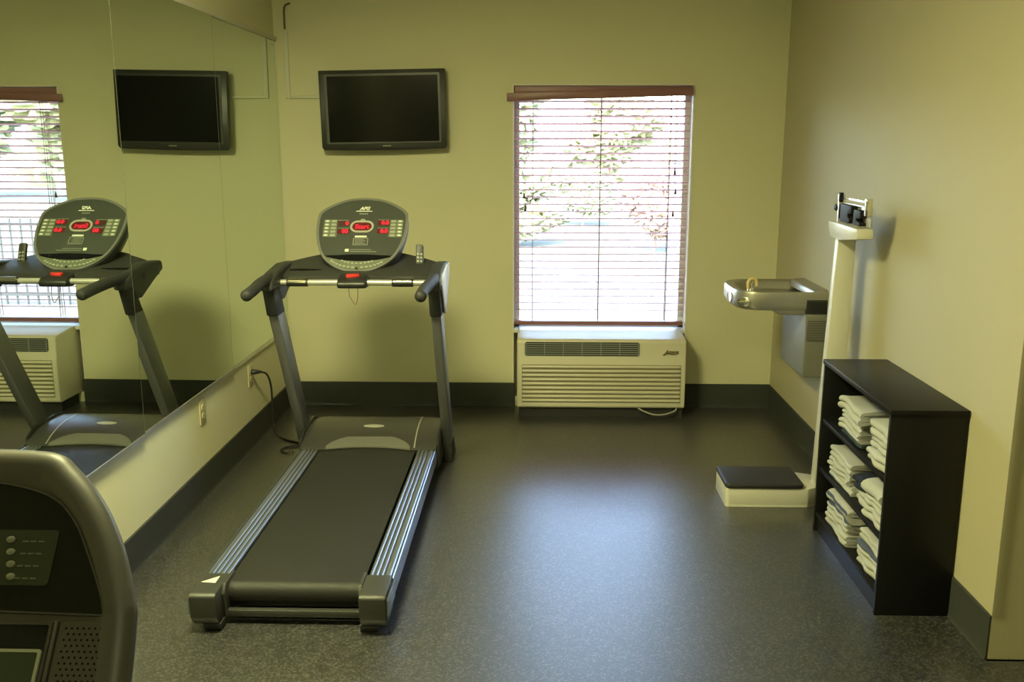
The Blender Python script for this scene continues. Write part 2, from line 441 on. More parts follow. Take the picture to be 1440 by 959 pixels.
b = MB(); b.prism(smooth2([(.735, .386), (.765, .399), (.80, .391), (.832, .396), (.80, .387), (.765, .392), (.745, .382)], 4), .004, .0065, of); b.build('brand_swoosh', 'ptacink', cov)
b = MB(); b.box((AX0+.01, AY+.03, 0), (AX1-.01, YB-.022, AZ0+.006)); b.build('subbase', 'ptacdark', ac)
cp = catmull([(.60, AY+.02, .062), (.64, AY-.006, .045), (.70, AY-.02, .030), (.765, AY-.012, .032), (.82, AY+.0, .05), (.83, AY+.02, .066)])
b = MB(); b.tube(cp, .005, 8); tag(b.build('drooping_cord', 'beigecord', ac), 'grey cord drooping below the cover')

# ------------------------------------------------------------------ television and its wiring
tv = thing('tv', (-.888, YB, 1.54), 'black flat screen television mounted on the back wall above the treadmill', 'television')
tf = Fr((-.8885, 5.54, 1.7805), (1, 0, .0175), (-.0175, 0, 1))      # w points into the room (-y)
b = MB()
prof = []
W, H = .3625, .2255
pts = [(-W, H-.003), (-W+.003, H), (W-.003, H), (W, H-.003), (W, -H+.022), (W-.012, -H+.006)] + [(W-.012-(2*W-.024)*k/10, -H+.006-.006*math.sin(PI*k/10)) for k in range(1, 10)] + [(-W+.012, -H+.006), (-W, -H+.022)]
b.prism(pts, -.045, 0, tf, .005, 2, 40)
tb = b.build('casing', 'tvbody', tv)
b = MB(); b.box((-.24, -.16, -.075), (.24, .17, -.04), .01, fr=tf); b.build('back_cover', 'tvbody', tv)
b = MB(); b.box((-.12, -.10, -.094), (.12, .10, -.07), .004, fr=tf); b.build('wall_bracket', 'black', tv)
b = MB(); b.prism(rrect(-.318, -.178, .322, .193, .004), -.002, .0012, tf); b.build('screen', 'screen', tb)
b = MB(); ring_mesh(b, rrect(-.330, -.186, .332, .204, .006), rrect(-.316, -.177, .320, .192, .003), -.001, .0035, tf); b.build('inner_bezel', 'tvbody', tb)
b = MB()
for i in range(7): b.box((-.008+i*.0068, -.2035, 0), (-.003+i*.0068, -.1965, .0012), fr=tf)
tag(b.build('wordmark', 'inkdim', tb), 'small grey wordmark')
b = MB(); b.box((-1.470, YB-.012, 1.850), (-1.442, YB, 2.240), .003); b.box((-1.442, YB-.012, 1.850), (-1.222, YB, 1.868), .003)
tag(b.build('cable_raceway', 'paintwood'), 'pale L-shaped cable cover running from the corner to the television', 'cable cover')
b = MB(); b.tube(catmull([(-1.456, YB-.010, 2.235), (-1.456, YB-.010, 2.30), (-1.455, YB-.010, 2.345), (-1.445, YB-.009, 2.368), (-1.42, YB-.006, 2.378)]), .0055, 8)
tag(b.build('cable', 'bark'), 'short brown cable rising out of the pale cable cover in the corner', 'cable')

# ------------------------------------------------------------------ wall plates and the power cord
def wall_plate(y, z, label, sockets):
    t = thing('wall_outlet', (XL, y, z), label, 'wall outlet', 'outlets on the left wall')
    f = Fr((XL, y, z), (0, 1, 0), (0, 0, 1))
    b = MB(); b.prism(rrect(-.036, -.058, .036, .058, .005), 0, .005, f, .0015); b.build('cover_plate', 'plate', t)
    for s in sockets:
        b = MB(); b.prism(oval(0, s, .017, .015, 20), .004, .0075, f); so = b.build('socket', 'plate', t)
        b = MB(); [b.box((u-.0012, s-.005, .0072), (u+.0012, s+.005, .0079), fr=f) for u in (-.006, .006)]; b.build('slot', 'recess', so)
wall_plate(4.83, .385, 'ivory wall outlet under the mirror with the treadmill plug in it', (.02, -.02))
wall_plate(4.10, .398, 'unused ivory wall outlet under the mirror nearer the camera', (.02, -.02))
pw = thing('power_cord', (-1.40, 4.87, 0), 'black power cord plugged into the left wall and curling to the floor', 'power cord')
pts = [(-1.495, 4.826, .404), (-1.470, 4.850, .400), (-1.452, 4.900, .370), (-1.448, 4.945, .29), (-1.450, 4.955, .167), (-1.445, 4.945, .077), (-1.415, 4.93, .018), (-1.37, 4.90, .006), (-1.315, 4.865, .006), (-1.275, 4.845, .006), (-1.265, 4.875, .006)]
b = MB(); b.tube(catmull(pts), .0055, 10); b.build('cable', 'cord', pw)
b = MB(); b.tube(catmull([(-1.265, 4.80, .006), (-1.33, 4.775, .006), (-1.35, 4.735, .006), (-1.335, 4.70, .006), (-1.305, 4.685, .006), (-1.29, 4.695, .014), (-1.275, 4.69, .006)]), .005, 8); b.build('slack_loop', 'cord', pw)
b = MB(); b.tube([(-1.515, 4.824, .405), (-1.503, 4.825, .405), (-1.485, 4.833, .404), (-1.468, 4.85, .400)], [.013, .014, .011, .006], 14); b.build('plug', 'cord', pw)

# ------------------------------------------------------------------ treadmill
c = -.815
tm = thing('treadmill', (c, 3.8, 0), 'grey and black treadmill facing the back wall beside the mirror', 'treadmill')
yz = lambda x: Fr((x, 0, 0), (0, 1, 0), (0, 0, 1))      # (y, z) profile extruded along +x
b = MB(); b.box((c-.285, 2.96, .035), (c+.285, 4.78, .095), .006); b.build('deck_frame', 'black', tm)
bp = [(4.46, .132), (4.46, .1365)] + [(2.955+.038*math.cos(R(a)), .0985+.038*math.sin(R(a))) for a in range(90, 275, 12)] + [(2.955, .0605), (3.2, .0605), (3.2, .064), (2.96, .064)] + [(2.955+.0345*math.cos(R(a)), .0985+.0345*math.sin(R(a))) for a in range(264, 88, -12)]
b = MB(); b.prism(bp, 0, .462, yz(c-.231)); b.build('running_belt', 'belt', tm, 25)
b = MB(); b.cyl((c-.236, 2.955, .0985), (c+.236, 2.955, .0985), .034, seg=28); b.build('rear_roller', 'char', tm)
b = MB(); b.box((c-.24, 2.90, .028), (c+.24, 2.925, .052), .004); b.build('rear_crossbar', 'char', tm)
def rail(sgn):
    x0, x1 = .242, .330
    top = [(x0, .096), (x0, .134)]
    nr = 4; wd = (x1-.012-x0)/nr
    widths = [.019, .018, .018, .027]
    x = x0+.001
    for wd in widths:
        g = .0045
        w2 = (wd-g)/2
        top += [(x+w2-w2*math.cos(R(a)), .1345+.0075*math.sin(R(a))) for a in (0, 25, 50, 75, 90, 105, 130, 155, 180)]
        x += wd
    top += [(x1-.005, .1345), (x1-.004, .141), (x1, .138), (x1+.003, .120), (x1+.002, .075), (x1-.004, .075), (x1-.004, .096)]
    if sgn < 0: top = [(-a, z) for a, z in top][::-1]
    f = Fr((c, 2.975, 0), (1, 0, 0), (0, 0, 1))   # w = -y
    b = MB(); b.prism([(a, z) for a, z in top], -1.47, 0, f)
    xs = sorted((c+sgn*(x1-.003), c+sgn*(x1+.003))); b.box((xs[0], 2.835, .070), (xs[1], 2.99, .128), .001)
    return b.build('side_rail', 'rail', tm, 38)
rails = [rail(-1), rail(1)]
for sgn, rl in zip((-1, 1), rails):
    b = MB()
    x = .243
    for wd in (.019, .018, .018, .027):
        xs = sorted((c+sgn*(x+wd-.0043), c+sgn*(x+wd+.0008)))
        b.box((xs[0], 2.98, .1346), (xs[1], 4.43, .1362)); x += wd
    b.build('rail_groove', 'railgroove', rl)
for sgn in (-1, 1):
    a, d = .236, .326
    if sgn < 0: xs = (c-d, c-a)
    else: xs = (c+a, c+d)
    b = MB()
    b.prism([(2.985, .148), (2.835, .147), (2.822, .138), (2.828, .060), (2.850, .028), (2.985, .028)], 0, xs[1]-xs[0], yz(xs[0]), .006, 2)
    inner = (c-a-.001, c-a+.012) if sgn < 0 else (c+a-.012, c+a+.001)
    b.prism([(3.00, .150), (2.90, .150), (2.88, .12), (2.90, .03), (3.0, .03)], 0, inner[1]-inner[0], yz(inner[0]), .003, 2)
    cap = b.build('end_cap', 'char', tm)
    b = MB(); xc = c+sgn*.262
    b.prism([(2.845, .030), (2.915, .030), (2.905, 0), (2.862, 0)], -.030, .030, yz(xc), .003); b.build('rear_foot', 'softblack', tm)
    if sgn < 0:
        b = MB(); b.prism([(c-.312, 2.912), (c-.262, 2.906), (c-.262, 2.958)], .1476, .1487); tag(b.build('warning_sticker', 'ink', cap), 'white triangular sticker on the left end cap')
# motor hood
prof = [(4.335, .142), (4.345, .150), (4.40, .176), (4.47, .197), (4.55, .208), (4.66, .208), (4.715, .196), (4.745, .16), (4.76, .06), (4.74, .035), (4.36, .035)]
rings = []
for k in range(25):
    s_ = -1 + 2*k/24
    x = c + .331*s_
    drop = .0 if abs(s_) < .85 else .012*((abs(s_)-.85)/.15)**2
    fwd = .040*max(0, 1-(s_/.62)**2)
    r = []
    for i, (y, z) in enumerate(prof):
        yy = y + (fwd if i in (0, 1) else fwd*.6 if i == 2 else fwd*.15 if i == 3 else 0)
        if 2 <= i <= 6: z = z - drop
        r.append(Vector((x, yy, z)))
    rings.append(r)
b = MB(); b.loft(rings); hood = b.build('motor_hood', 'grey', tm, 40)
hf = Fr((c, 4.47, .1995), (1, 0, 0), (0, 1, .30))
b = MB(); b.prism(oval(-.0, .055, .052, .017), -.004, .002, Fr((c, 4.47, .1965), (1, 0, 0), (0, 1, .135)), .001); tag(b.build('hood_badge', 'oval', hood), 'pale oval badge')
hs = Fr((c, 4.345, .150), (1, 0, 0), (0, 1, .45))
arch = [(.20*math.cos(R(a)), .015+.095*math.sin(R(a))) for a in range(0, 181, 10)]
lower = [(-.185+.37*k/12, .026+.040*(1-((-.185+.37*k/12)/.2)**2)-.01) for k in range(1, 12)]
b = MB()
rg2 = []
for k in range(21):
    s_ = -1+2*k/20; x = c+.205*s_
    fwd = .040*max(0, 1-((.205*s_/.331)/.62)**2)
    hgt = .075*max(.02, 1-s_*s_)**.5
    base_y, base_z = 4.335+fwd, .143
    rg2.append([Vector((x, base_y-.004, base_z)), Vector((x, base_y-.002, base_z+.008)), Vector((x, base_y+hgt*.5, base_z+.010+hgt*.27)), Vector((x, base_y+hgt, base_z+.010+hgt*.42)), Vector((x, base_y+hgt, base_z-.02)), Vector((x, base_y+.01, base_z-.02))])
b.loft(rg2); b.build('arched_lip', 'lip', hood, 40)
b = MB(); b.loft([[Vector((xx, y, z+.0015)) for y, z in prof[1:8]] + [Vector((xx, y, z-.01)) for y, z in prof[1:8]][::-1] for xx in (c+.222, c+.228)]); b.build('seam', 'silver', hood)
for sgn in (-1, 1):
    x0 = c+.331 if sgn > 0 else c-.343
    b = MB(); b.prism([(4.36, .045), (4.37, .17), (4.45, .205), (4.66, .212), (4.73, .19), (4.75, .045)], 0, .012, yz(x0), .003); b.build('hood_end_plate', 'black', hood)
# uprights
def post_pts(y0, y1): return y0, y1
for sgn in (-1, 1):
    xa = c-.388 if sgn < 0 else c+.343
    b = MB(); b.prism([(4.112, .855), (4.236, .855), (4.675, .085), (4.55, .085)], 0, .045, yz(xa), .006, 2)
    b.build('upright_post', 'post', tm)
    b = MB(); b.prism([(4.046, .990), (4.150, .995), (4.236, .838), (4.108, .838)], -.004, .049, yz(xa), .009, 2); b.build('post_sleeve', 'softblack', tm)
    b = MB(); b.prism([(4.545, .11), (4.66, .11), (4.76, .0), (4.56, .0)], -.006, .048, yz(xa), .006); b.build('post_foot', 'softblack', tm)
    xb = c-.345 if sgn < 0 else c+.300
    b = MB(); b.cyl((xb, 4.60, .115), (xb+.045, 4.60, .115), .040, seg=20, bev=.003); b.build('pivot', 'black', tm)
    # shoulder: links post, tray and hand grip
    xs = xa+.0225
    b = MB(); b.prism([(4.02, .965), (4.035, 1.012), (4.12, 1.035), (4.30, 1.055), (4.47, 1.045), (4.48, 1.0), (4.36, .955), (4.23, .90), (4.16, .90), (4.13, .96)], -.008, .053, yz(xa), .012, 3); sh = b.build('shoulder', 'char', tm)
    if sgn > 0:
        b = MB(); b.prism([(4.06, .99), (4.10, 1.030), (4.28, 1.055), (4.42, 1.045), (4.40, .99), (4.28, .88), (4.23, .84), (4.19, .84)], .050, .060, yz(xa), .005, 2); tag(b.build('side_cover', 'silver', tm), 'silver outer cover on the right shoulder')
    xt = c-.354 if sgn < 0 else c+.350
    g = catmull([(xs, 4.17, 1.010), (xs, 4.05, 1.013), (xs+(xt-xs)*.4, 3.93, 1.012), (xt, 3.82, 1.004), (xt, 3.715, .996)], 5)
    b = MB(); b.tube(g+[Vector((xt, 3.703, .9955)), Vector((xt, 3.697, .995))], [.024]*(len(g)-1)+[.0245, .018, .006], 16); b.build('hand_grip', 'softblack', tm)
# heart-rate bar
b = MB(); b.cyl((c-.352, 4.168, .984), (c+.352, 4.168, .984), .0135, seg=18); b.build('handlebar', 'silver', tm)
for xg in (-1.0755, -.6005):
    b = MB(); b.cyl((xg-.048, 4.168, .984), (xg+.048, 4.168, .984), .0185, seg=18, bev=.003); pg = b.build('pulse_grip', 'black', tm)
    b = MB()
    b.loft([[Vector((x, 4.168+.0196*math.cos(R(a)), .984+.0196*math.sin(R(a)))) for a in range(60, 181, 12)] + [Vector((x, 4.168+.017*math.cos(R(a)), .984+.017*math.sin(R(a)))) for a in range(180, 59, -12)] for x in (xg-.040, xg+.040)])
    b.build('sensor_plate', 'chrome', pg)
b = MB(); b.prism([(4.125, .963), (4.120, .985), (4.150, 1.008), (4.225, 1.018), (4.225, .972), (4.20, .958)], -.066, .066, yz(c-.010), .010, 3); pod = b.build('stop_pod', 'black', tm)
pf = Fr((c-.012, 4.165, 1.0125), (1, 0, 0), (0, 1, .13))
b = MB(); b.prism([(-.026, -.014), (-.026, .016), (.030, .016), (.032, .004), (.002, -.012)], -.004, .009, pf, .003); tag(b.build('safety_key', 'red', pod), 'red safety key')
lp = catmull([(-.842, 4.16, .965), (-.840, 4.152, .93), (-.828, 4.15, .905), (-.815, 4.15, .888), (-.806, 4.15, .90), (-.802, 4.152, .93), (-.803, 4.16, .965)])
b = MB(); b.tube(lp, .0016, 6); b.build('safety_lanyard', 'bark', pod)
# tray under the console
rows = []
for k in range(17):
    s_ = -1+2*k/16; x = c-.005+.400*s_
    zb = 1.035+.065*(1-abs(s_)**1.6); yb = 4.40+.10*(1-abs(s_)**2)
    yf = 4.20 if abs(s_) < .86 else 4.20+.05*(abs(s_)-.86)/.14
    rows.append([Vector((x, yf, .984)), Vector((x, yf, 1.008)), Vector((x, yf+.008, 1.013)), Vector((x, (yf+yb)/2, 1.013+(zb-1.013)*.45)), Vector((x, yb-.01, zb)), Vector((x, yb, zb-.006)), Vector((x, yb+.005, zb-.05)), Vector((x, (yf+yb)/2, .985))])
b = MB(); b.loft(rows); tray = b.build('console_tray', 'char', tm, 40)
b = MB(); b.prism(smooth2([(-1.135, 4.27), (-1.09, 4.295), (-1.03, 4.285), (-.985, 4.27), (-1.03, 4.262), (-1.09, 4.262)], 4)[:-1], 0, .006, Fr((0, 0, 1.024), (1, 0, 0), (0, 1, 0)))
b.build('tray_slot', 'recess', tray)
# console
sl = R(46.1)
cf = Fr((c-.010, 4.255, 1.023), (1, 0, 0), (0, math.cos(sl), math.sin(sl)))
half = [(0, .432), (.07, .425), (.13, .402), (.18, .370), (.204, .345), (.212, .32), (.212, .25), (.203, .185), (.188, .130), (.163, .080), (.125, .040), (.075, .010), (.03, -.002), (0, -.004)]
hs_ = smooth2(half, 4)
outl = hs_ + [(-x, y) for x, y in hs_[-2:0:-1]]
inset = lambda k, dy=.0: [(x*k, .214+(y-.214)*k+dy) for x, y in outl]
b = MB(); b.prism(inset(1.0), -.050, -.004, cf, .006, 2, 50); con = b.build('console', 'char', tm, 40)
b = MB(); ring_mesh(b, inset(1.012), inset(.955), -.012, .003, cf); b.build('rim', 'rimsilver', con)
b = MB()
shell = [[cf(x*k, .20+(y-.20)*k, w_) for x, y in outl] for k, w_ in ((.99, -.048), (.95, -.075), (.80, -.105), (.5, -.120))]
b.loft(shell); b.build('back_shell', 'black', con, 50)
b = MB(); b.prism([(4.30, 1.02), (4.33, 1.08), (4.42, 1.17), (4.50, 1.16), (4.52, 1.03)], -.13, .13, yz(c-.010), .02, 3); b.build('console_neck', 'black', tm)
up_half = [(0, .424), (.07, .417), (.127, .395), (.175, .364), (.197, .342), (.204, .318), (.204, .25), (.195, .185), (.180, .130), (.160, .092), (0, .092)]
uh = smooth2(up_half[:10], 4)+[up_half[10]]
upo = uh + [(-x, y) for x, y in uh[-2:0:-1]]
b = MB(); b.prism(upo, -.006, .0005, cf); b.build('fascia', 'fascia', con)
FW = .0012
b = MB(); b.prism(smooth2([(-.150, .086), (-.07, .094), (0, .096), (.07, .094), (.150, .086), (.08, .068), (0, .062), (-.08, .068)], 4), -.004, FW, cf); b.build('reading_recess', 'recess', con)
lo = smooth2([(-.150, .078), (-.075, .060), (0, .054), (.075, .060), (.150, .078)], 5) + smooth2([(.145, .066), (.105, .036), (.06, .015), (0, .006), (-.06, .015), (-.105, .036), (-.145, .066)], 5)
b = MB(); b.prism(lo, -.004, .004, cf); lk = b.build('control_keypad', 'keydark', con)
b = MB()
for a in range(-62, 63, 9):
    if abs(a) < 4: continue
    t = R(a); x = .128*math.sin(t)*1.06; y = .088-.070*math.cos(t)
    b.prism(oval(x, y, .0075, .0048, 12), .003, .0065, cf)
for a in range(-54, 55, 13):
    t = R(a); x = .088*math.sin(t); y = .072-.036*math.cos(t)+.006
    if y < .058: b.prism(oval(x, y, .0062, .0042, 12), .003, .0065, cf)
b.build('button_row', 'key', lk)
b = MB(); b.prism([(-.007, .010), (.007, .010), (.0, .020)], .003, .0068, cf); b.build('arrow_mark', 'recess', lk)
for sx in (-1, 1):
    kx = -.151 if sx < 0 else .163
    sh_ = .012*sx
    b = MB(); b.prism([(kx-.032, .302), (kx+.032, .302), (kx+.032-sh_*.3, .197), (kx-.032-sh_*.3, .197)], -.002, FW+.0006, cf); kp = b.build('program_keypad', 'keydark', con)
    b = MB()
    for r_ in range(5):
        y = .291-r_*.021
        for cc in (-1, 1):
            b.prism(rrect(kx+cc*.016-.012, y-.0065, kx+cc*.016+.012, y+.0065, .003, 3), .001, .0032, cf)
    b.build('button', 'key', kp)
    b = MB()
    for r_ in range(5):
        y = .291-r_*.021; x = kx + sx*.016
        b.prism(oval(x, y, .007, .004, 12), .003, .0042, cf)
    b.build('button_print', 'ink', kp)
b = MB(); ring_mesh(b, rrect(-.056, .224, .056, .294, .0345, 8), rrect(-.046, .234, .046, .284, .0245, 8), 0, .004, cf); b.build('display_ring', 'oval', con)
b = MB(); b.prism(rrect(-.047, .233, .047, .285, .025, 8), -.002, FW, cf); md = b.build('main_display', 'ledbg', con)
lettering('display_text', 'Start', .036, cf, 0, .259, FW+.0006, 'led', md, width=.066, fat=.0009)
b = MB(); b.prism([(-.013, .297), (.013, .297), (.008, .307), (-.008, .307)], -.001, FW, cf); b.build('ring_tab', 'inkdim', con)
for (u, v, s, on, dx) in ((-.089, .279, '0', 'led', .016), (-.086, .231, '00', 'led', .008), (.100, .283, '0.0', 'led', .008), (.100, .233, '0.0', 'led', .006)):
    wd = .028; b = MB(); b.prism(rrect(u-wd, v-.0145, u+wd, v+.0145, .003, 3), -.002, FW, cf); d_ = b.build('readout_window', 'ledbg' if s != '0' else 'ledbgoff', con)
    lettering('readout_digits', s, .029, cf, u+dx, v, FW+.0006, 'led', d_, fat=.0016)
    b = MB()
    for i in range(5): b.box((u-wd+.002+i*.0105, v+.0175, 0), (u-wd+.010+i*.0105, v+.0205, FW), fr=cf)
    b.build('readout_caption', 'inkdim', con)
lettering('brand_lettering', 'AFG', .026, cf, .002, .370, FW, 'ink', con, shear=.35, width=.052, fat=.0012)
b = MB(); b.prism([(-.040, .3515), (.042, .3515), (.036, .3565), (-.034, .3565)], 0, FW, cf); b.build('brand_underline', 'ink', con)
b = MB()
for i in range(5): b.box((-.020+i*.0085, .334, 0), (-.0145+i*.0085, .342, FW), fr=cf)
b.build('model_mark', 'inkdim', con)
b = MB(); b.prism(rrect(-.028, .196, .028, .206, .003, 3), 0, FW+.0004, cf); b.build('label_bar', 'ink', con)
b = MB(); ring_mesh(b, rrect(-.034, .150, .036, .192, .004, 4), rrect(-.031, .153, .033, .189, .003, 4), 0, FW+.0004, cf)
for i in range(4): b.box((-.026, .158+i*.008, 0), (.026-(i % 2)*.01, .1605+i*.008, FW), fr=cf)
b.build('instruction_panel', 'inkdim', con)
b = MB(); b.prism(rrect(-.066, .112, -.048, .128, .003, 3), 0, FW+.0005, cf); b.build('info_symbol', 'ink', con)
b = MB()
for i, (x0, x1) in enumerate(((-.043, .055), (-.043, .080))): b.box((x0, .123-i*.011, 0), (x1, .1255-i*.011, FW), fr=cf)
b.build('info_text', 'inkdim', con)
# slim media controller standing on the tray at the right
mf = Fr((-.548, 4.375, 1.035), (1, 0, -.08), (-.02, .35, 1))
b = MB(); b.prism(rrect(-.018, -.03, .018, .100, .008), -.010, .010, mf, .004, 2); mc = b.build('media_controller', 'char', tm)
b = MB()
for i in range(5):
    for j in (-1, 1): b.prism(oval(j*.0075, -.015+i*.017, .005, .0045, 10), .009, .0125, mf)
b.build('button', 'key', mc)

# ------------------------------------------------------------------ exercise machine in the foreground
th = R(52)
em = thing('exercise_machine', (-.81, 1.15, 0), 'dark exercise machine console with rounded grey shell in the near left corner', 'exercise machine')
U0 = -.170
nf = Fr((-.641+U0, 1.198, 1.062), (1, 0, 0), (0, math.cos(th), math.sin(th)))
rt_ = [(0, .138), (.080, .136), (.122, .130), (.147, .111), (.169, .091), (.188, .071), (.212, .040), (.238, -.004), (.258, -.050), (.268, -.078), (.273, -.100), (.281, -.185), (.280, -.26), (.27, -.31), (.23, -.335), (.1, -.345), (0, -.345)]
rs_ = smooth2(rt_, 3)
o2 = rs_ + [(-x, y) for x, y in rs_[-2:0:-1]]
def off(poly, d):
    n = len(poly); out = []
    for i in range(n):
        a, p, q = Vector(poly[i-1]), Vector(poly[i]), Vector(poly[(i+1) % n])
        t = (q-a); nn = Vector((-t.y, t.x)).normalized()      # outline runs clockwise -> left normal is outward
        out.append((p.x-nn.x*d, p.y-nn.y*d))
    return out
rings = []
for d, w_ in ((.045, -.070), (.020, -.058), (.006, -.040), (0, -.022), (.002, -.010), (.010, -.001), (.020, .003), (.032, .003), (.044, -.002), (.050, -.006)):
    rings.append([nf(x, y, w_) for x, y in off(o2, d)])
b = MB(); b.loft(rings); sh = b.build('console_shell', 'pod', em, 60)
pr_ = smooth2([(0, .083), (.06, .080), (.112, .068), (.140, .055), (.158, .040), (.178, .016), (.198, -.018), (.220, -.058), (.240, -.100)], 3)
pl_ = pr_ + [(.16, -.098), (0, -.094)] + [(-.16, -.098)] + [(-x, y) for x, y in pr_[::-1][:-1]]
b = MB(); b.prism(pl_, -.012, .0005, nf); ov = b.build('display_overlay', 'glossblack', em, 30)
b = MB(); ring_mesh(b, off(pl_, -.0012), off(pl_, .0012), -.004, .002, nf); b.build('overlay_edge', 'grey', ov)
for sx in (1, -1):
    b = MB(); b.prism([(sx*q[0], q[1]) for q in rrect(.060, -.062, .152, .014, .006)], -.004, .0014, nf); kp = b.build('keypad', 'keygreen', ov)
    for i in range(4):
        for j in range(2):
            b = MB(); b.prism(oval(sx*(.087+i*.0045*.9-j*.034), .0-i*.0168, .0062, .0048, 18), .001, .0035, nf, .001); b.build('button', 'knob', kp)
    b = MB()
    for i in range(4):
        for q in range(3): b.box((sx*.108+q*.011-.004, -.003-i*.0168, .001), (sx*.108+q*.011+.004, -.0012-i*.0168, .0018), fr=nf)
    b.build('keypad_print', 'keydark', kp)
b = MB(); b.box((-.172, -.30, -.012), (.172, -.1095, .0), .002, fr=nf); scn = b.build('screen_surround', 'glossblack', em)
b = MB(); ring_mesh(b, rrect(-.172, -.30, .172, -.1095, .004), rrect(-.168, -.296, .168, -.1135, .003), -.002, .003, nf); b.build('outer_bezel', 'grey', scn)
b = MB(); ring_mesh(b, rrect(-.165, -.28, .165, -.1445, .004), rrect(-.161, -.276, .161, -.1485, .003), -.002, .004, nf); b.build('screen_frame', 'key', scn)
b = MB(); b.prism(rrect(-.162, -.277, .162, -.1475, .003), -.002, .001, nf); b.build('lcd_screen', 'lcd', scn)
for sx in (1, -1):
    b = MB(); b.prism([(sx*q[0], q[1]) for q in rrect(.181, -.290, .262, -.108, .006)], -.010, .0, nf); sg = b.build('speaker_grille', 'pod', em)
    b = MB()
    for i in range(22):
        for j in range(9): b.prism(oval(sx*(.190+j*.0078+(i % 2)*.0039), -.117-i*.0074, .0016, .0016, 6), -.002, .0004, nf)
    tag(b.build('grille_hole', 'recess', sg), kind='stuff')
for x in (.173, -.178):
    b = MB(); b.box((x, -.30, -.01), (x+.005, -.108, .002), .001, fr=nf); b.build('divider_rib', 'pod', em)
b = MB(); b.tube([(-.81, 1.27, 1.0), (-.81, 1.33, .7), (-.81, 1.40, .30), (-.81, 1.42, .10)], [.05, .055, .065, .07], 16); b.build('mast', 'post', em)
b = MB(); b.prism(rrect(-1.05, .25, -.57, 1.60, .08), .02, .12, WORLD, .02, 3); b.build('base', 'char', em)
for x in (-1.0, -.62):
    for y in (.32, 1.53):
        b = MB(); b.cyl((x, y, 0), (x, y, .03), .025, seg=16); b.build('foot', 'softblack', em)

# ------------------------------------------------------------------ drinking fountain
df = thing('drinking_fountain', (XR, 4.75, .75), 'stainless steel drinking fountain projecting from the right wall', 'drinking fountain')
fz = .880; fyn, fyf = 4.60, 5.06; fx = .985
def basin_out(k, z):   # plan outline: rounded nose toward the room
    o = [(XR, fyn), (1.12, fyn), (1.04, fyn+.025), (1.0, fyn+.075), (fx, fyn+.15), (fx, fyf-.15), (1.0, fyf-.075), (1.04, fyf-.025), (1.12, fyf), (XR, fyf)]
    o = smooth2(o, 4); cx, cy = XR, (fyn+fyf)/2
    return [Vector((cx+(x-cx)*k, cy+(y-cy)*k, z)) for x, y in o]
b = MB()
b.loft([basin_out(.86, .784), basin_out(.96, .788), basin_out(.99, .802), basin_out(1.0, .815), basin_out(1.0, .868), basin_out(.99, .879), basin_out(.975, .882), basin_out(.90, .876), basin_out(.87, .868), basin_out(.80, .835), basin_out(.55, .826)], True, True)
bs = b.build('basin', 'steel', df, 40)
b = MB(); b.prism([(1.352, .850), (1.362, .886), (XR, .892), (XR, .85)], -(fyf-.02), -(fyn+.02), Fr((0, 0, 0), (1, 0, 0), (0, 0, 1)), .006)
b.build('back_deck', 'steel', df)
b = MB(); b.prism(oval(0, .832, .050, .028, 24), 0, .006, Fr((fx+.002, (fyn+fyf)/2-.06, 0), (0, -1, 0), (0, 0, 1)), .002); b.build('push_bar', 'chrome', df)
b = MB(); b.prism(oval(0, .828, .034, .024, 24), 0, .008, Fr((1.028, fyn+.032, 0), (.82, -.57, 0), (0, 0, 1)), .003); b.build('push_button', 'chrome', df)
b = MB(); b.cyl((1.075, fyn+.11, .862), (1.075, fyn+.11, .884), .020, .014, 18); b.tube(catmull([(1.075, fyn+.11, .88), (1.075, fyn+.115, .905), (1.085, fyn+.12, .918), (1.10, fyn+.125, .912)]), [.008]*25, 10); bb = b.build('bubbler', 'chrome', df)
b = MB(); b.tube(catmull([(1.060, fyn+.10, .88), (1.058, fyn+.10, .915), (1.075, fyn+.105, .932), (1.098, fyn+.11, .925), (1.104, fyn+.112, .895)]), .0075, 10); tag(b.build('bubbler_guard', 'bubbler', bb), 'yellowish curved mouth guard')
b = MB(); b.prism([(1.14, .800), (1.20, .764), (XR, .764), (XR, .80)], -(fyf-.03), -(fyn+.015), Fr((0, 0, 0), (1, 0, 0), (0, 0, 1)), .006); nk = b.build('arm_housing', 'steel', df)
b = MB(); b.box((1.326, fyn-.004, .768), (XR-.004, fyn+.03, .842), .002)
for i in range(7): b.box((1.332, fyn-.008, .775+i*.0092), (XR-.008, fyn, .779+i*.0092))
b.build('side_vent', 'ptacdark', nk)
b = MB(); b.box((1.322, fyn-.02, .455), (XR, 5.01, .772), .008, 3); cb = b.build('cabinet', 'cabinet', df)
b = MB(); b.box((1.332, fyn-.0225, .640), (XR-.006, fyn-.018, .742), .001); b.build('vent_frame', 'louvre', cb)
b = MB()
for i in range(11): b.box((1.336, fyn-.026, .646+i*.0085), (XR-.010, fyn-.021, .650+i*.0085))
b.build('vent_louvre', 'cabinet', cb)

# ------------------------------------------------------------------ physician scale
ps = thing('physician_scale', (1.08, 4.09, 0), 'white upright balance beam scale with a black platform beside the bookcase', 'scale')
bo = [(.862, 4.000), (1.215, 4.000), (1.305, 4.055), (1.325, 4.09), (1.325, 4.15), (1.305, 4.185), (1.22, 4.225), (.862, 4.245), (.850, 4.235), (.850, 4.010)]
b = MB(); b.prism(bo, .006, .088, WORLD, .006, 2); bs_ = b.build('base', 'scale', ps)
b = MB(); b.prism([(x*.995+.005, y) for x, y in bo], .0, .012, WORLD, .002); b.build('base_skirt', 'scale', ps)
b = MB(); b.prism(rrect(.846, 3.992, 1.196, 4.238, .022), .090, .112, WORLD, .008, 3); b.build('platform', 'mat', ps)
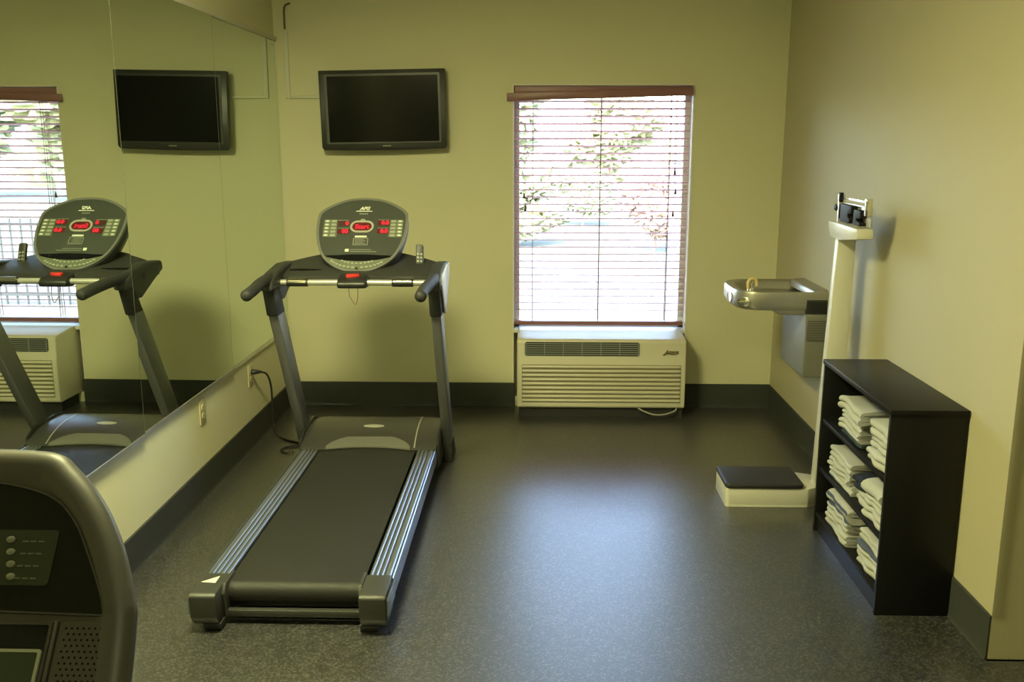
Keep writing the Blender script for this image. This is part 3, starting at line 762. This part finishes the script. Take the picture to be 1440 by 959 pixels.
# tapered column (wide face toward the camera)
yA, yB_ = 4.065, 4.115
b = MB()
b.loft([[Vector((x0, yA, z)), Vector((x1, yA, z)), Vector((x1, yB_, z)), Vector((x0, yB_, z))] for x0, x1, z in ((1.254, 1.345, .07), (1.270, 1.362, .62), (1.290, 1.366, 1.205))], True, True, .006)
b.build('column', 'scale', ps)
b = MB()
# head housing: leaning hexagonal box, beam runs along y
hx0, hx1 = 1.262, 1.372
b.prism([(4.165, 1.266), (3.790, 1.262), (3.782, 1.222), (4.005, 1.196), (4.130, 1.200), (4.162, 1.243)], hx0+.010, hx1-.034, Fr((0, 0, 0), (0, 1, 0), (0, 0, 1)), .004)
b.build('head', 'scale', ps)
def hb(y0, y1, z0, z1, x0, x1, name, m, bev=.002, par=ps):
    b = MB(); b.box((x0, min(y0, y1), z0), (x1, max(y0, y1), z1), bev); return b.build(name, m, par)
hb(4.085, 3.750, 1.366, 1.374, 1.288, 1.296, 'top_beam', 'chrome', .001)
hb(4.085, 3.750, 1.345, 1.351, 1.298, 1.304, 'lower_beam', 'silver', .001)
hb(4.078, 3.755, 1.270, 1.346, 1.312, 1.316, 'beam_scale_plate', 'silver', .001)
b = MB(); b.prism([(4.055, 1.272), (3.935, 1.272), (3.932, 1.292), (3.955, 1.296), (3.957, 1.310), (3.915, 1.313), (3.915, 1.346), (4.055, 1.346)], 1.284, 1.312, Fr((0, 0, 0), (0, 1, 0), (0, 0, 1)), .003); b.build('large_poise', 'beam', ps)
b = MB(); b.prism([(3.888, 1.272), (3.805, 1.272), (3.805, 1.284), (3.846, 1.290), (3.846, 1.300), (3.800, 1.304), (3.800, 1.333), (3.880, 1.333)], 1.284, 1.312, Fr((0, 0, 0), (0, 1, 0), (0, 0, 1)), .003); b.build('small_poise', 'beam', ps)
hb(3.912, 3.896, 1.270, 1.33, 1.304, 1.312, 'beam_pivot', 'silver', .002)
hb(4.108, 4.082, 1.262, 1.385, 1.286, 1.312, 'beam_post', 'chrome', .003)
hb(4.082, 4.062, 1.352, 1.392, 1.282, 1.298, 'beam_stop', 'beam', .002)
hb(3.762, 3.742, 1.316, 1.384, 1.284, 1.312, 'trig_loop', 'chrome', .004)
b = MB(); b.cyl((1.296, 4.105, 1.325), (1.296, 4.132, 1.325), .016, seg=16); b.build('zero_knob', 'beam', ps)

# ------------------------------------------------------------------ bookcase and towels
KX0, KX1, KY0, KY1, KZ = 1.172, 1.423, 3.020, 3.765, .737
bk_ = thing('bookcase', (1.30, 3.39, 0), 'low black bookcase holding folded towels against the right wall', 'bookcase')
SH = [.085, .285, .492]
b = MB(); b.box((KX0-.003, KY0-.004, KZ-.020), (KX1+.004, KY1+.004, KZ), .0015); b.build('top_panel', 'book', bk_)
b = MB(); b.box((KX0, KY0, 0), (KX1, KY0+.017, KZ-.020), .001); b.build('side_panel', 'book', bk_)
b = MB(); b.box((KX0, KY1-.017, 0), (KX1, KY1, KZ-.020), .001); b.build('side_panel', 'book', bk_)
b = MB(); b.box((KX1-.006, KY0+.017, .02), (KX1, KY1-.017, KZ-.020)); b.build('back_panel', 'book', bk_)
for z in SH:
    b = MB(); b.box((KX0+.004, KY0+.017, z-.017), (KX1-.006, KY1-.017, z), .001); b.build('shelf', 'book', bk_)
b = MB(); b.box((KX0+.012, KY0+.017, 0), (KX0+.027, KY1-.017, SH[0]-.017)); b.build('kick_board', 'book', bk_)

def towel(label, m, xf, xb, y0, y1, z0, h, layers, seed, stripe=None, zs=0, fld=0, group='folded towels in the bookcase', amp=.011):
    rnd = random.Random(seed)
    t = h/layers; th_ = t*.44
    path = []
    for i in range(layers):
        z = z0+t*(i+.5)
        a, e = xf+t/2+.0005, xb
        if i % 2 == 0:
            path += [(e-(e-a)*k/7, z) for k in range(8)]
            if i < layers-1: path += [(a-(t/2)*math.sin(PI*k/6), z+t/2-(t/2)*math.cos(PI*k/6)) for k in range(1, 6)]
        else:
            path += [(a+(e-a)*k/7, z) for k in range(8)]
            if i < layers-1: path += [(e+(t/2)*math.sin(PI*k/6), z+t/2-(t/2)*math.cos(PI*k/6)) for k in range(1, 6)]
    n = len(path); A = []; B = []
    for i in range(n):
        p = Vector(path[i]); d = (Vector(path[min(i+1, n-1)])-Vector(path[max(i-1, 0)])).normalized(); nn = Vector((-d.y, d.x))
        A.append(p+nn*th_); B.append(p-nn*th_)
    loop = A+B[::-1]
    NY = 12; bm = bmesh.new(); vs = []
    off_ = Vector((seed*3.1, seed*1.7, 0))
    for k in range(NY+1):
        s_ = k/NY; y = y0+(y1-y0)*s_
        e_ = min(s_, 1-s_)*NY
        row = []
        for q in loop:
            fo = Vector((fld*2.3, fld*1.1, 0)); nz = noise.noise(Vector((q.x*7, y*8, 0))+fo) + .5*noise.noise(Vector((q.x*18, y*20, 3))+fo)
            nx = noise.noise(Vector((q.y*14, y*13, 5))+off_)
            ny = noise.noise(Vector((q.x*12, q.y*45, 9))+off_)
            zz = q.y + amp*nz*min(1, (q.y-zs)/.06)
            front = max(0, 1-(q.x-xf)/.10)
            row.append(bm.verts.new((q.x+amp*1.4*nx*front, y+amp*1.6*ny*(1 if e_ < 1 else .4), max(zs+.0006, zz))))
        vs.append(row)
    L = len(loop)
    for k in range(NY):
        for i in range(L):
            f = bm.faces.new((vs[k][i], vs[k][(i+1) % L], vs[k+1][(i+1) % L], vs[k+1][i]))
            if stripe and i < n:
                s_ = i/n
                if stripe[0] < s_ < stripe[1]: f.material_index = 1
    bm.faces.new(vs[0][::-1]); bm.faces.new(vs[-1])
    bmesh.ops.recalc_face_normals(bm, faces=bm.faces)
    mb = MB(); mb.bm.free(); mb.bm = bm
    o = mb.build('folded_towel', [m, 'towelblue'], smooth=60)
    return tag(o, label, 'towel', group)
XF = KX0+.014; XK = KX1-.030
names = {}
def stack(y0, y1, z0, items, where, seed):
    z = z0+.0008; cnt = len(items)
    for i, (m, h, lay, stripe, look, dx, dy) in enumerate(items):
        pos = 'topmost of' if i == cnt-1 else 'lowest of' if i == 0 else ('second from the bottom in' if i == 1 else 'third from the bottom in' if i == 2 else 'fourth from the bottom in')
        towel(f'{look} folded towel, {pos} {where}', m, XF+dx, XK, y0+dy, y1-abs(dy)*.6, z, h, lay, seed+i*5, stripe, z0, seed)
        z += h+.0012
W_ = 'towel'
stack(3.335, 3.555, SH[2], [('teal', .022, 2, None, 'dark slate', .010, .0), (W_, .036, 4, None, 'white', .0, .006), (W_, .034, 4, None, 'white', .006, .012), (W_, .050, 4, None, 'white', -.002, -.002)], 'the far stack on the top shelf', 11)
stack(3.050, 3.235, SH[2], [(W_, .050, 4, None, 'white', .0, .0), (W_, .044, 4, None, 'white', .008, .004), (W_, .056, 4, None, 'white', .002, -.002)], 'the near stack on the top shelf', 41)
stack(3.400, 3.660, SH[1], [(W_, .040, 4, None, 'white', .004, .0), (W_, .040, 4, None, 'white', .0, .006), (W_, .044, 4, None, 'white', .004, .002)], 'the far stack on the middle shelf', 71)
stack(3.275, 3.385, SH[1], [(W_, .052, 4, None, 'white', .020, .0), ('navy', .024, 2, None, 'dark navy', .012, .004), ('navy', .030, 2, None, 'dark navy', .006, .0)], 'the middle stack on the middle shelf', 131)
stack(3.050, 3.235, SH[1], [(W_, .046, 4, None, 'white', .0, .0), (W_, .040, 4, None, 'white', .006, .004), (W_, .052, 2, None, 'thick white', .0, -.002)], 'the near stack on the middle shelf', 101)
stack(3.385, 3.650, SH[0], [(W_, .046, 4, None, 'white', .0, .0), (W_, .042, 4, (.80, .835), 'blue-edged white', .004, .004), (W_, .054, 2, (.47, .52), 'blue-edged white', .010, .0)], 'the far stack on the bottom shelf', 151)
stack(3.050, 3.275, SH[0], [(W_, .050, 4, None, 'white', .004, .0), (W_, .040, 4, (.74, .86), 'blue-striped white', .002, .004), (W_, .040, 4, None, 'white', .012, .0)], 'the near stack on the bottom shelf', 181)

# ------------------------------------------------------------------ ceiling lights
def troffer(x, y, label, power):
    t = thing('ceiling_light', (x, y, ZC), label, 'ceiling light', 'ceiling lights')
    f = Fr((x, y, ZC-.012), (1, 0, 0), (0, 1, 0))
    b = MB(); ring_mesh(b, rrect(-.305, -.305, .305, .305, .004, 2), rrect(-.275, -.275, .275, .275, .004, 2), -.004, .012, f); b.build('frame', 'frame', t)
    b = MB(); b.box((-.277, -.277, .004), (.277, .277, .008), fr=f); b.build('diffuser', 'diffuser', t)
    ld = bpy.data.lights.new('tube_light', 'AREA'); ld.shape = 'RECTANGLE'; ld.size = .54; ld.size_y = .54
    ld.energy = power; ld.color = (1, .965, .46)
    lo_ = bpy.data.objects.new('tube_light', ld); COL.objects.link(lo_); lo_.parent = t; lo_.location = (0, 0, -.018)
troffer(-.85, 2.45, 'square ceiling light over the treadmill belt, above the picture', 124)
troffer(.75, -.5, 'added square ceiling light behind the camera, unseen', 26)  # guessed light, added out of view to brighten the near right wall

# ------------------------------------------------------------------ outdoors
b = MB(); b.box((-40, YB+T+.02, -.30), (40, 60, -.20)); struct(b, 'lawn', 'lawn')
b = MB(); b.box((-6, YB+T+.05, -.20), (9, 14.5, -.18)); struct(b, 'mulch_bed', 'mulch')
def blob_plant(name, x, y, h, r, m, label, cat, group, trunk=.3, seed=1):
    t = thing(name, (x, y, -.19), label, cat, group)
    rnd = random.Random(seed)
    b = MB()
    for i in range(14):
        a = rnd.uniform(0, 2*PI); q = rnd.uniform(0, .65)*r
        b.ell((x+q*math.cos(a), y+q*math.sin(a), -.19+h*(trunk+(1-trunk)*rnd.uniform(.2, .88))), r*rnd.uniform(.28, .5), r*rnd.uniform(.28, .5), h*(1-trunk)*rnd.uniform(.14, .26), 4, .75, 6.5)
    b.build('foliage', m, t)
    b = MB(); b.tube([(x, y, -.20), (x+.02*h, y, -.19+h*trunk*.6), (x-.02*h, y, -.19+h*(trunk+.25))], [.05*h*.4, .04*h*.4, .02*h*.4], 10); b.build('trunk', 'bark', t)
blob_plant('shrub', 1.98, 16, 1.30, .60, 'flower', 'pinkish flowering shrub outside near the right edge of the window', 'shrub', 'plants outside', .1, 3)
blob_plant('shrub', -.35, 17, 1.1, .8, 'leaf', 'green shrub outside the left half of the window', 'shrub', 'plants outside', .1, 5)
blob_plant('shrub', 1.0, 21, 1.2, .8, 'leafdark', 'dark green shrub outside, left of the pinkish shrub', 'shrub', 'plants outside', .1, 8)
for i, (x, y, h, r) in enumerate(((-1.6, 30, 4.2, 2.0), (2.6, 35, 3.4, 1.8), (7.4, 31, 4.0, 2.2), (11, 29, 4.4, 2.6), (16, 31, 3.8, 2.4))):
    blob_plant('tree', x, y, h, r, 'leaf' if i % 2 else 'leafdark', ['leafy tree far outside at the left of the window', 'paler low tree far outside behind the middle of the window', 'leafy tree far outside at the right of the window', 'tree far outside seen only in the mirror', 'rightmost tree far outside seen only in the mirror'][i], 'tree', 'trees outside', .22, 20+i)
hd = thing('hedge', (5, 40, -.2), 'long clipped green hedge far outside along the horizon', 'hedge')
b = MB()
for i in range(22): b.ell((-8+i*1.3, 40+.3*math.sin(i*2.1), .9), 1.0, .8, 1.35+.2*math.sin(i*1.7), 3, .4, 4)
hd_ = b.build('foliage', 'leafdark', hd); hd_['kind'] = 'stuff'
ub = thing('utility_box', (1.95, 13.2, -.2), 'pale utility box on the lawn outside the right of the window', 'utility box')
b = MB(); b.box((1.85, 13.1, -.19), (2.07, 13.4, 1.32), .02); b.build('cabinet', 'box', ub)
b = MB(); b.box((1.83, 13.08, 1.32), (2.09, 13.42, 1.36), .01); b.build('lid', 'box', ub)
fe = thing('garden_fence', (3.9, 10.2, -.2), 'black iron picket fence outside, seen through the window in the mirror', 'fence')
b = MB()
for k in range(34): x = 2.1+k*.12; b.box((x-.008, 10.192, -.19), (x+.008, 10.208, .78))
b.build('picket_panel', 'fence', fe)
b = MB(); b.box((2.0, 10.18, .70), (6.2, 10.22, .735)); b.box((2.0, 10.18, -.08), (6.2, 10.22, -.045)); b.build('fence_rail', 'fence', fe)
for x in (2.0, 4.1, 6.2):
    b = MB(); b.box((x-.025, 10.175, -.2), (x+.025, 10.225, .86), .004); b.build('fence_post', 'fence', fe)

# ------------------------------------------------------------------ daylight
wd = bpy.data.worlds.new('sky'); scene.world = wd; wd.use_nodes = True
nt = wd.node_tree; bg = nt.nodes['Background']
sk = nt.nodes.new('ShaderNodeTexSky'); sk.sky_type = 'NISHITA'; sk.sun_disc = False; sk.sun_elevation = R(48); sk.sun_rotation = R(200); sk.air_density = 1.0; sk.dust_density = 2.5; sk.ozone_density = 1.2
nt.links.new(sk.outputs[0], bg.inputs[0]); bg.inputs[1].default_value = 6.5
sl_ = bpy.data.lights.new('sun', 'SUN'); sl_.energy = 7; sl_.angle = R(1.0); sl_.color = (1, .88, .74)
so = bpy.data.objects.new('sun', sl_); COL.objects.link(so); so.location = (0, -6, 12)
so.rotation_euler = (R(42), 0, R(12))      # shines away from the camera, down onto the garden

# ------------------------------------------------------------------ camera
cd = bpy.data.cameras.new('camera'); cd.sensor_width = 36; cd.lens = 1323.5/1440*36; cd.clip_start = .05
co = bpy.data.objects.new('camera', cd); COL.objects.link(co)
co.location = (0, 0, 1.6); co.rotation_euler = (PI/2-.208, 0, .02654)
scene.camera = co
scene.view_settings.view_transform = 'Standard'; scene.view_settings.look = 'None'
scene.view_settings.exposure = 0; scene.view_settings.gamma = 1; scene.view_settings.use_curve_mapping = False
cy = scene.cycles
cy.use_denoising = True; cy.max_bounces = 10; cy.diffuse_bounces = 5; cy.glossy_bounces = 5; cy.transparent_max_bounces = 12
cy.caustics_reflective = True; cy.blur_glossy = .3; cy.sample_clamp_indirect = 6
